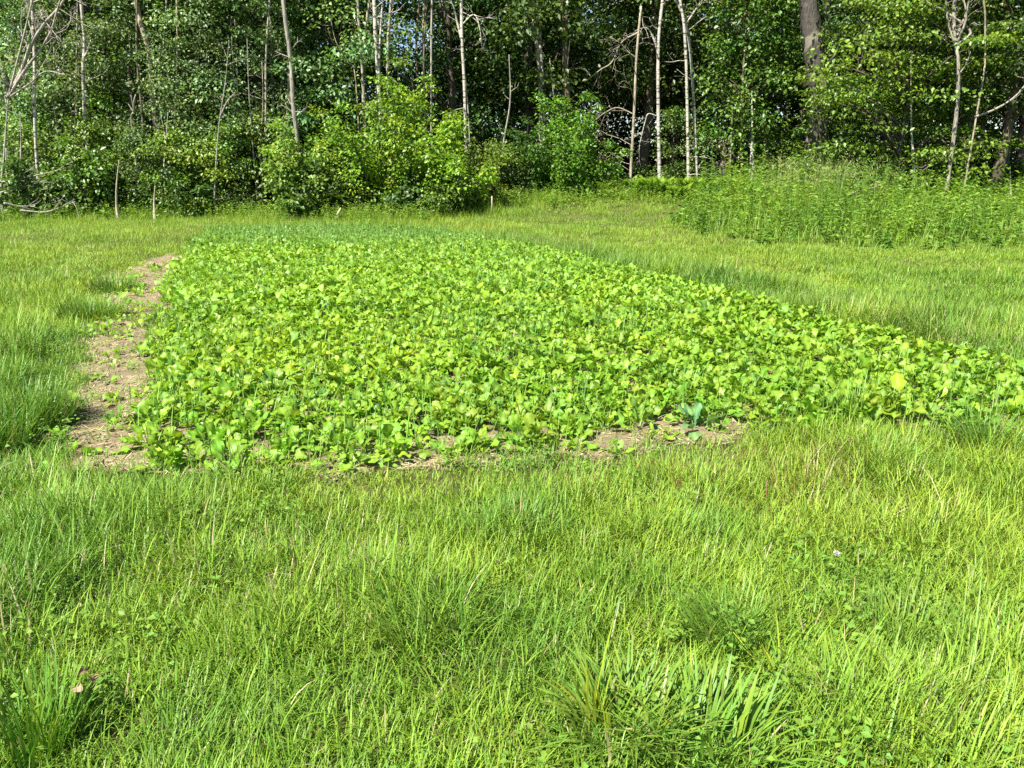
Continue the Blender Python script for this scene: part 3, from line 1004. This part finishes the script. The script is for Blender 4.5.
# young cereal blades between the crop plants
mb = MB()
n = 30000
bx, by = U(x0, x1, n), U(y0, y1, n)
ok = in_crop(bx, by, .06) & (np.abs(bx) < by * .72 + 2.6) & ((fbm(bx * .8, by * .8, 61, 2) > .45) | (by > 14))
bx, by = bx[ok], by[ok]; n = len(bx)
blades(mb, np.stack([bx, by, H(bx, by)], 1), U(0, TAU, n), U(.02, .3, n), U(.1, .9, n), U(.16, .30, n), U(.004, .009, n), jit((.15, .29, .045), n, .15, .1), 3)
o = link('cereal_shoots', mb.mesh('cereal_shoots', M_grass)); o['kind'] = 'stuff'
tag(o, 'thin upright green cereal shoots mixed into the leafy crop', 'cereal')

# ------------------------------------------------------------------ grass
GR = np.array([.178, .300, .028]); YG2 = np.array([.250, .355, .038]); BG = np.array([.112, .238, .034]); DRY = np.array([.40, .34, .18])


RE = np.array([G(*p) for p in [(1250, 425), (1080, 388), (970, 362), (860, 335), (740, 302), (620, 272), (520, 248), (440, 230)]])


def RIGHT_X(y):                                        # right-hand edge of the crop
    return np.interp(y, RE[:, 1], RE[:, 0])


def grass_color(x, y):
    n = len(x)
    a = fbm(x * .55, y * .55, 71, 3)[:, None]; b = fbm(x * 2.2, y * 2.2, 72, 2)[:, None]
    c = GR + (YG2 - GR) * sstep(.45, .75, a * .6 + b * .4) + (BG - GR) * sstep(.55, .3, a * .5 + b * .5) * .6
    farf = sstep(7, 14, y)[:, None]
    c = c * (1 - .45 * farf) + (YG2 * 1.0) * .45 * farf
    bd = x - RIGHT_X(y)
    bd = (sstep(-.1, .25, bd) * sstep(2.2, .7, bd) * (y > 4.5) * sstep(20, 16, y))[:, None]
    c = c + (np.array([.105, .225, .034]) - c) * bd * .6 * sstep(.3, .6, fbm(x * .9, y * .9, 78, 2) + .12)[:, None]
    c = jit(c, n, .16, .08)
    d = U(0, 1, n) < .018 + .07 * sstep(.6, .75, fbm(x * 1.1, y * 1.1, 73, 2))
    c[d] = jit(DRY, d.sum(), .2, .05)
    r_ = (U(0, 1, n) < .10) & (np.exp(-((x - 1.0) / .9) ** 2 - ((y - 3.9) / .5) ** 2) > .35)
    c[r_] = jit((.22, .12, .06), r_.sum(), .2, .05)
    return c


def grass_h(x, y):
    f = fbm(x * 1.6, y * 1.6, 81, 3)
    h = .085 + .12 * sstep(.35, .75, f)
    h = h * (1 - .25 * sstep(6, 10, y))
    e = edge_y(x) - y
    h = h + np.where(x < -1, .24, .28) * sstep(3.0, .3, e) * (.5 + f)
    h = h * (1 - .2 * sstep(8, 13, y))
    h = h * np.where(in_soil(x + .30, y, .1) | in_soil(x + .15, y + .45, .1), .5, 1)
    bd = x - RIGHT_X(y)
    h = h + .16 * fbm(x * 1.1, y * 1.1, 79, 2) * sstep(-.1, .3, bd) * sstep(2.4, .8, bd) * (y > 4.5) * sstep(22, 17, y)
    lf = (x < -1.9) & (y > 3.5) & (y < 11)
    h = np.where(lf, h * 1.1 + .01, h)
    return h


def scatter_band(mb, d0, d1, dens, seg, wmin, wmax, margin=2.6):
    area = 2 * (d1 - d0) * (d1 * .70 + margin)
    n = int(area * dens)
    y = U(d0, d1, n); x = U(-1, 1, n) * (d1 * .70 + margin)
    ok = np.abs(x) < y * .70 + margin
    xj, yj = x + rng.standard_normal(n) * .06, y + rng.standard_normal(n) * .10
    ok &= ~in_crop(xj, yj, .10)
    sl_ = in_soil(xj, yj, .12)
    ok &= ~sl_ | (U(0, 1, n) < np.where(fbm(x * 3, y * 3, 97, 2) > .55, .32, .05))
    ok &= y < edge_y(x) + 1.0 + .5
    thin_ = fbm(x * 2.7, y * 2.7, 91, 2)
    ok &= U(0, 1, n) < .35 + 1.1 * thin_
    x, y = x[ok], y[ok]; n = len(x)
    lng = U(0, 1, n) < .07
    h = grass_h(x, y) * U(.45, 1.45, n) * np.where(lng, 1.45, 1)
    az = U(0, TAU, n)
    az = np.where(U(0, 1, n) < .14, TAU * 1.5 * fbm(x * 1.2, y * 1.2, 93, 2), az)
    c = grass_color(x, y) * np.where(lng, 1.12, 1)[:, None]
    blades(mb, np.stack([x, y, H(x, y) - .004], 1), az, np.abs(rng.standard_normal(n)) * (.48 + .2 * (d0 > 8)), U(.2, 2.2, n) * U(.3, 1, n), h, U(wmin, wmax, n) * (.75 + 1.3 * np.minimum(h, .25)), c, seg)


mb = MB()
scatter_band(mb, .35, 3.2, 14000, 4, .0028, .0066)
scatter_band(mb, 3.2, 5.5, 9500, 3, .0032, .0066)
scatter_band(mb, 5.5, 9, 5200, 3, .0045, .0075)
scatter_band(mb, 9, 15, 4200, 2, .006, .010)
scatter_band(mb, 15, 28, 2000, 1, .010, .016)
# tall soft blades in the near meadow
n = 420
ky = 2.0 + 9 * U(0, 1, n) ** 1.2; kx = U(-1, 1, n) * (ky * .7 + .3)
ok = ~in_crop(kx, ky, .1) & ~in_soil(kx, ky, .1) & (fbm(kx * .8, ky * .8, 88, 2) > .47)
kx, ky = kx[ok], ky[ok]; n = len(kx)
P = np.stack([kx, ky, H(kx, ky)], 1); ka, kl, kt, kc = U(0, TAU, n), U(.18, .34, n), U(0, .35, n), U(0, .5, n)
blades(mb, P, ka, kt, kc, kl, np.full(n, .0026), jit((.25, .33, .08), n, .15, .05), 4)
th = kt + kc * .5
T = P + (np.stack([np.cos(ka) * np.sin(th), np.sin(ka) * np.sin(th), np.cos(th)], 1)) * kl[:, None] * .97
for q in range(5):
    D = np.stack([np.cos(ka) * np.sin(th + .2), np.sin(ka) * np.sin(th + .2), np.cos(th)], 1) + rng.standard_normal((n, 3)) * .28
    leaves(mb, T - D * .006 * q, D, rng.standard_normal((n, 3)), U(.016, .03, n), np.full(n, .004), jit((.36, .33, .15), n, .15, .05))
gr = link('grass', mb.mesh('grass', M_grass)); gr['kind'] = 'stuff'
tag(gr, 'sunlit green meadow grass around the field', 'grass')

# small broad-leaved weeds in the lawn and on the soil
mb = MB()
n = 5200
wy = 1.0 + 9 * U(0, 1, n) ** 1.3; wx = U(-1, 1, n) * (wy * .7 + 1.6)
ok = (fbm(wx * 1.4, wy * 1.4, 95, 2) > .56) & ~in_crop(wx, wy)
wx, wy = wx[ok], wy[ok]; n = len(wx); per = 7
k = np.repeat(np.arange(n), per)
az = U(0, TAU, n * per)
Pw = np.stack([wx[k] + U(-.04, .04, n * per), wy[k] + U(-.04, .04, n * per), H(wx[k], wy[k]) + U(.03, .13, n * per)], 1)
Dw = np.stack([np.cos(az), np.sin(az), U(.0, .5, n * per)], 1)
Lw = U(.014, .032, n * per)
leaves(mb, Pw, Dw, np.array([0, 0, 1.]) + rng.standard_normal((n * per, 3)) * .3, Lw, Lw * .75, jit((.17, .30, .04), n * per, .15, .08))
o = link('low_weeds', mb.mesh('low_weeds', M_weed)); o['kind'] = 'stuff'
tag(o, 'small round-leaved weeds scattered through the grass', 'weeds')

# straw on the bare soil
mb = MB()
n = 110000
sx_, sy_ = U(-7, 3, n), U(3.6, 15, n)
ok = in_soil(sx_, sy_, .1) & (U(0, 1, n) < .2 + fbm(sx_ * 2, sy_ * 2, 98, 2))
sx_, sy_ = sx_[ok], sy_[ok]; n = len(sx_)
blades(mb, np.stack([sx_, sy_, H(sx_, sy_) + .018], 1), U(0, TAU, n), U(1.35, 1.6, n), U(-.1, .3, n), U(.03, .13, n), U(.003, .007, n), jit((.50, .42, .25), n, .40, .08), 2)
o = link('dry_straw', mb.mesh('dry_straw', M_dry)); o['kind'] = 'stuff'
tag(o, 'pale dry straw and clippings littering the bare soil', 'straw')

# clods of earth on the bare soil
mb = MB()
n = 60000
sx_, sy_ = U(-7, 3, n), U(3.6, 15, n)
ok = in_soil(sx_, sy_, .08) & (fbm(sx_ * 2.5, sy_ * 2.5, 99, 2) > .42)
sx_, sy_ = sx_[ok][:5000], sy_[ok][:5000]; n = len(sx_)
ico = nrm(np.array([(0, 0, 1), (.9, 0, .45), (.28, .85, .45), (-.72, .53, .45), (-.72, -.53, .45), (.28, -.85, .45), (.72, .53, -.45), (-.28, .85, -.45), (-.9, 0, -.45), (-.28, -.85, -.45), (.72, -.53, -.45), (0, 0, -1)], float))
icf = np.array([(0, 1, 2), (0, 2, 3), (0, 3, 4), (0, 4, 5), (0, 5, 1), (1, 6, 2), (2, 6, 7), (2, 7, 3), (3, 7, 8), (3, 8, 4), (4, 8, 9), (4, 9, 5), (5, 9, 10), (5, 10, 1), (1, 10, 6), (11, 7, 6), (11, 8, 7), (11, 9, 8), (11, 10, 9), (11, 6, 10)])
r_ = (.004 + .014 * U(0, 1, n) ** 2.5)[:, None, None]
v = ico[None] * r_ * U(.65, 1.3, (n, 12, 1)) * np.array([1, 1, .7]) + np.stack([sx_, sy_, H(sx_, sy_) + .016], 1)[:, None]
mb.add(v.reshape(-1, 3), (np.arange(n)[:, None, None] * 12 + icf[None]).reshape(-1, 3), (.2, .2, .2))
o = link('soil_clods', mb.mesh('soil_clods', M_soil, False)); o['kind'] = 'stuff'
tag(o, 'crumbs and clods of pale earth on the bare soil', 'soil')

# ------------------------------------------------------------------ grass tussocks
def tussock(px, py, nb, hgt, spread, wd, col, label, tilt=.5, curve=1.1, lean=None, name='grass_tussock', dry=.03):
    x, y = G(px, py)
    mb = MB()
    az = U(0, TAU, nb)
    r = spread * np.sqrt(U(0, 1, nb))
    P = np.stack([np.cos(az) * r, np.sin(az) * r, np.zeros(nb) - .005], 1)
    P[:, 2] += H(x + P[:, 0], y + P[:, 1]) - H(x, y)
    az = az + rng.standard_normal(nb) * .5
    if lean is not None:
        az = np.where(U(0, 1, nb) < .55, lean + rng.standard_normal(nb) * .4, az)
    c = jit(col, nb, .15, .1)
    d = U(0, 1, nb) < dry
    c[d] = jit(DRY, d.sum(), .2, .05)
    blades(mb, P, az, np.abs(rng.standard_normal(nb)) * tilt * .6, U(.2, 1, nb) * curve, hgt * U(.5, 1.15, nb), wd * U(.7, 1.3, nb), c, 5)
    o = link(name, mb.mesh(name, M_grass), None, (x, y, float(H(x, y))))
    tag(o, label, 'grass tuft')


GD = (.15, .262, .032); GB = (.16, .265, .036); GY = (.30, .37, .03)
tussock(30, 425, 700, .32, .26, .007, (.13, .245, .038), 'large dark green grass tussock leaning onto the soil strip at left', .5, 1.0, .2)
tussock(-5, 450, 400, .28, .2, .007, (.12, .24, .034), 'dark grass tussock at the left edge beside the larger one', .5, 1.0, .1)
tussock(92, 318, 600, .26, .34, .008, (.15, .265, .036), 'tall grass clump at the upper end of the soil strip, on its left bank', .45, .9)
tussock(112, 290, 400, .24, .3, .009, (.15, .265, .04), 'grass clump beside the far end of the soil strip', .45, .9)
tussock(425, 640, 420, .25, .16, .0055, GD, 'broad tussock of long dark blades sweeping left in the middle of the foreground', .7, 1.4, 2.6)
tussock(362, 600, 260, .22, .13, .005, (.125, .25, .03), 'tussock of long arching blades left of the broad dark one', .6, 1.2, .3)
tussock(625, 745, 260, .25, .14, .0088, GB, 'thick-bladed bright tussock at the bottom of the picture', .75, 1.5)
tussock(700, 760, 300, .25, .16, .0098, (.17, .295, .034), 'wide-bladed grass tussock at the bottom right of centre', .85, 1.6)
tussock(592, 735, 14, .34, .02, .0085, GY, 'few tall yellow-green blades standing up near the bottom', .25, .7, name='tall_grass_blades', dry=0)
tussock(612, 742, 12, .25, .03, .0085, GY, 'shorter yellow-green blades just right of the tallest ones', .4, .5, name='tall_grass_blades', dry=0)
tussock(780, 690, 8, .22, .04, .006, GY, 'yellow-green blades bending both ways in the right foreground', .7, 1.2, name='tall_grass_blades', dry=0)
tussock(897, 740, 8, .22, .02, .0065, GY, 'pale yellow-green blades in the bottom right corner area', .35, .6, name='tall_grass_blades', dry=0)
tussock(34, 748, 300, .22, .13, .006, (.13, .26, .03), 'dense tussock of upright green blades in the bottom left corner', .4, .7)
tussock(728, 645, 320, .22, .13, .0055, (.13, .255, .03), 'arching tussock in the right half of the foreground', .6, 1.3, 2.8)
tussock(905, 640, 300, .18, .16, .005, GB, 'fine bright tussock at the right of the foreground', .5, 1.0)
tussock(985, 455, 330, .30, .16, .0065, (.125, .255, .03), 'long-bladed tussock at the right edge in front of the crop', .6, 1.3, 2.9)
tussock(880, 470, 300, .24, .18, .006, (.155, .28, .03), 'grass clump in front of the near right side of the crop', .6, 1.2)
tussock(520, 540, 300, .2, .18, .005, (.13, .25, .034), 'low wide tussock of arching blades behind the broad dark one', .6, 1.3)
tussock(190, 540, 260, .2, .18, .005, (.15, .27, .03), 'soft tussock in the left half of the foreground', .6, 1.1)
tussock(715, 285, 220, .36, .22, .010, (.14, .25, .036), 'tall tuft on the grass bank right of the field', .4, .8)
tussock(855, 420, 160, .26, .14, .006, (.165, .30, .028), 'small bright tuft at the front of the crop on the right', .5, 1.0)

# ------------------------------------------------------------------ tall weeds on the right
def weed_stems(mb, x, y, hh, nleaf, size, col, lance=.28, rad=.004):
    n = len(x)
    az = U(0, TAU, n); tl = np.abs(rng.standard_normal(n)) * .10; cv = U(0, .35, n)
    z = H(x, y)
    blades(mb, np.stack([x, y, z - .01], 1), az, tl, cv, hh, np.full(n, rad * 2.4), jit(np.asarray(col) * np.array([1.1, .95, 1.0]), n, .1, .05), 4)
    k = np.repeat(np.arange(n), nleaf); m = len(k)
    t = U(.12, 1.0, m)
    a = tl[k] + cv[k] * t * .5
    P = np.stack([x[k] + np.cos(az[k]) * np.sin(a) * hh[k] * t, y[k] + np.sin(az[k]) * np.sin(a) * hh[k] * t, z[k] + np.cos(a) * hh[k] * t], 1)
    la = U(0, TAU, m)
    D = np.stack([np.cos(la), np.sin(la), U(-.5, .6, m)], 1)
    N = np.array([0, 0, 1.]) + rng.standard_normal((m, 3)) * .45
    L = size * U(.6, 1.3, m) * (1.1 - .45 * t)
    leaves(mb, P, D, N, L, L * lance * U(.8, 1.3, m), jit(np.repeat(jit(col, n, .1, .06), nleaf, 0), m, .12, .05), .1)


WP = [G(*p) for p in [(672, 228), (700, 238), (760, 246), (850, 250), (930, 252), (1010, 252), (1120, 250), (1180, 226), (1090, 205), (900, 203), (760, 207), (690, 215)]]
WP = np.array(WP)
mb = MB()
n = 2300
wx, wy = U(WP[:, 0].min(), WP[:, 0].max(), n * 3), U(WP[:, 1].min(), WP[:, 1].max(), n * 3)
ok = inpoly(wx + (fbm(wx, wy, 51, 2) - .5) * 1.2, wy + (fbm(wx, wy, 52, 2) - .5) * 1.2, [tuple(q) for q in WP])
wx, wy = wx[ok][:n], wy[ok][:n]
fr = sstep(0, 3.2, wy - (14.2 + 1.8 * fbm(wx * .8, wx * 0, 58, 2)))
thin_ = (fbm(wx * 1.6, wy * 1.6, 59, 2) > .36) | (fr > .8)
hump = .55 + .45 * sstep(4.6, 6.5, wx) * sstep(12, 9.5, wx)
hw = (.55 + 1.1 * fbm(wx * 1.3, wy * 1.3, 53, 2)) * (hump + .2) * U(.6, 1.2, len(wx)) * (.22 + .78 * fr) * (.35 + .65 * sstep(3.2, 6.6, wx + .6 * fbm(wx, wy, 60, 2)))
wx, wy, hw = wx[thin_], wy[thin_], hw[thin_]
wt = sstep(.35, .65, fbm(wx * 1.1, wy * 1.1, 57, 2))[:, None]
weed_stems(mb, wx, wy, hw, 28, .16, np.array([.125, .245, .032]) * (1 - wt) + np.array([.21, .335, .036]) * wt)
n = 5200
qx, qy = U(2.2, 13, n), U(14.2, 21, n)
ok = inpoly(qx + rng.standard_normal(n) * .3, qy + rng.standard_normal(n) * .5, [tuple(q) for q in WP])
qx, qy = qx[ok], qy[ok]; n = len(qx)
blades(mb, np.stack([qx, qy, H(qx, qy)], 1), U(0, TAU, n), np.abs(rng.standard_normal(n)) * .25, U(.2, 1.2, n), U(.35, 1.05, n) * (.35 + .65 * sstep(14.6, 18, qy)) * (.4 + .6 * sstep(3, 6.5, qx)), U(.008, .016, n), jit((.19, .32, .04), n, .15, .08), 3)
o = link('tall_weeds', mb.mesh('tall_weeds', M_weed)); o['kind'] = 'stuff'
tag(o, 'dense waist-high patch of green weeds before the right woods', 'weeds')

# tall seeding grass behind the weeds
mb = MB()
n = 230
rx_ = np.concatenate([U(6.6, 9.3, n)]); ry_ = U(19.2, 22.0, n)
hz = U(.95, 1.75, n)
blades(mb, np.stack([rx_, ry_, H(rx_, ry_)], 1), U(0, TAU, n), np.abs(rng.standard_normal(n)) * .07, U(0, .3, n), hz, np.full(n, .014), jit((.16, .27, .04), n, .15, .06), 4, jit((.30, .36, .12), n, .12, .05))
k = np.repeat(np.arange(n), 8); m = len(k)
az = U(0, TAU, m); t = U(.78, 1, m)
P = np.stack([rx_[k] + U(-.03, .03, m), ry_[k] + U(-.03, .03, m), H(rx_[k], ry_[k]) + hz[k] * t * .97], 1)
D = np.stack([np.cos(az) * .5, np.sin(az) * .5, U(.2, 1, m)], 1)
leaves(mb, P, D, rng.standard_normal((m, 3)), U(.05, .11, m), np.full(m, .016), jit((.30, .34, .12), m, .12, .05))
o = link('seeding_grass', mb.mesh('seeding_grass', M_weed)); o['kind'] = 'stuff'
tag(o, 'tall pale grass with seed heads standing behind the weeds', 'grass')

# knee-high weeds along the foot of the woods
mb = MB()
n = 3400
ex = U(-18, 16, n)
ey = edge_y(ex) + rng.standard_normal(n) * .5 - .2 + np.where(ex > 1, -2.6 * U(0, 1, n), 0)
weed_stems(mb, ex, ey, U(.25, .6, n), 16, .11, (.17, .285, .034), .32)
o = link('edge_weeds', mb.mesh('edge_weeds', M_weed)); o['kind'] = 'stuff'
tag(o, 'knee-high yellow-green weeds along the foot of the woods', 'weeds')

# ferns
def fern_mesh(seed):
    global rng
    keep = rng; rng = np.random.default_rng(seed)
    mb = MB()
    nf = 9
    for i in range(nf):
        a = i / nf * TAU + rng.uniform(-.2, .2)
        L = rng.uniform(.55, .8)
        s = np.linspace(0, 1, 16)
        th = .3 + .95 * s
        d = np.stack([np.sin(th) * math.cos(a), np.sin(th) * math.sin(a), np.cos(th)], 1) * L / 15
        path = np.concatenate([[np.zeros(3)], np.cumsum(d, 0)[:-1]])
        tube(mb, path, np.linspace(.006, .002, 16), (.12, .16, .04), 3)
        side = np.array([-math.sin(a), math.cos(a), 0])
        for sg in (-1, 1):
            P = path[3:]
            D = nrm(d[3:]) * .45 + side * sg
            D[:, 2] -= .12
            ln = .20 * np.sin(np.pi * (s[3:] * .82 + .12)) ** .8
            N = np.cross(side, nrm(d[3:])) * -1
            N = np.where(N[:, 2:3] < 0, -N, N)
            leaves(mb, P, D, N, ln, ln * .42, jit((.22, .36, .036), len(P), .1, .05), .05)
    rng = keep
    return mb.mesh('fern', M_weed)


fm = [fern_mesh(s) for s in (501, 502, 503)]
for i, px in enumerate([600, 618, 634, 650, 664, 678, 688, 700, 712, 726, 740, 765, 655, 695]):
    Y = 25.4 + U(-.8, 1.0)
    x = float(at(px, 200, Y)[0])
    o = link('fern', fm[i % 3], None, (x, Y, float(H(x, Y)) - .01), U(0, 6.28), U(.85, 1.25))
    tag(o, 'yellow-green fern at the foot of the birches and the broken trunk', 'fern', 'ferns at the foot of the birches')

# ------------------------------------------------------------------ small things in the grass
def curled_leaf(px, py, s, rz, label, col):
    x, y = G(px, py)
    mb = MB()
    nu, nv = 7, 5
    v = []
    for i in range(nu):
        t = i / (nu - 1)
        wv = math.sin(math.pi * min(1, .08 + t * .9)) ** .8 * .42
        for j in range(nv):
            u = j / (nv - 1) * 2 - 1
            v.append((s * (t - .5), s * wv * u, s * (.35 * u * u * wv + .18 * math.sin(t * 5) + .05 * math.cos(7 * u + t * 9))))
    f = [(i * nv + j, i * nv + j + 1, (i + 1) * nv + j + 1, (i + 1) * nv + j) for i in range(nu - 1) for j in range(nv - 1)]
    mb.add(v, f, col)
    tube(mb, [(-s * .5, 0, 0), (-s * .75, 0, .01), (-s * .95, .01, 0)], [.0015, .0015, .001], col, 4)
    o = link('dead_leaf', mb.mesh('dead_leaf', M_dry), None, (x, y, float(H(x, y)) + .115), rz)
    o.rotation_euler = (.35, -.3, rz)
    tag(o, label, 'leaf')


curled_leaf(89, 706, .037, .9, 'reddish brown dead leaf, left one of the upper two in the grass', (.19, .10, .06))
curled_leaf(99, 712, .040, 2.2, 'tan dead leaf, right one of the upper two in the grass', (.27, .19, .09))
curled_leaf(84, 724, .037, -.6, 'pale pinkish dead leaf, lowest of the three in the grass', (.33, .24, .15))

# white clover flower head
x, y = G(834, 576)
root = empty('white_flower', (x, y, float(H(x, y)))); tag(root, 'tiny white clover flower in the right foreground grass', 'flower')
mb = MB(); tube(mb, [(0, 0, -.01), (.004, 0, .06), (0, 0, .11)], [.0016, .0015, .0013], (.15, .265, .036), 5)
link('stem', mb.mesh('flower_stem', M_weed), root)
mb = MB()
n = 60
d = nrm(rng.standard_normal((n, 3)))
leaves(mb, np.array([0, 0, .112]) + d * .003, d, rng.standard_normal((n, 3)), np.full(n, .012), np.full(n, .005), jit((.52, .50, .45), n, .08, .02))
link('flower_head', mb.mesh('flower_head', M_dry), root)
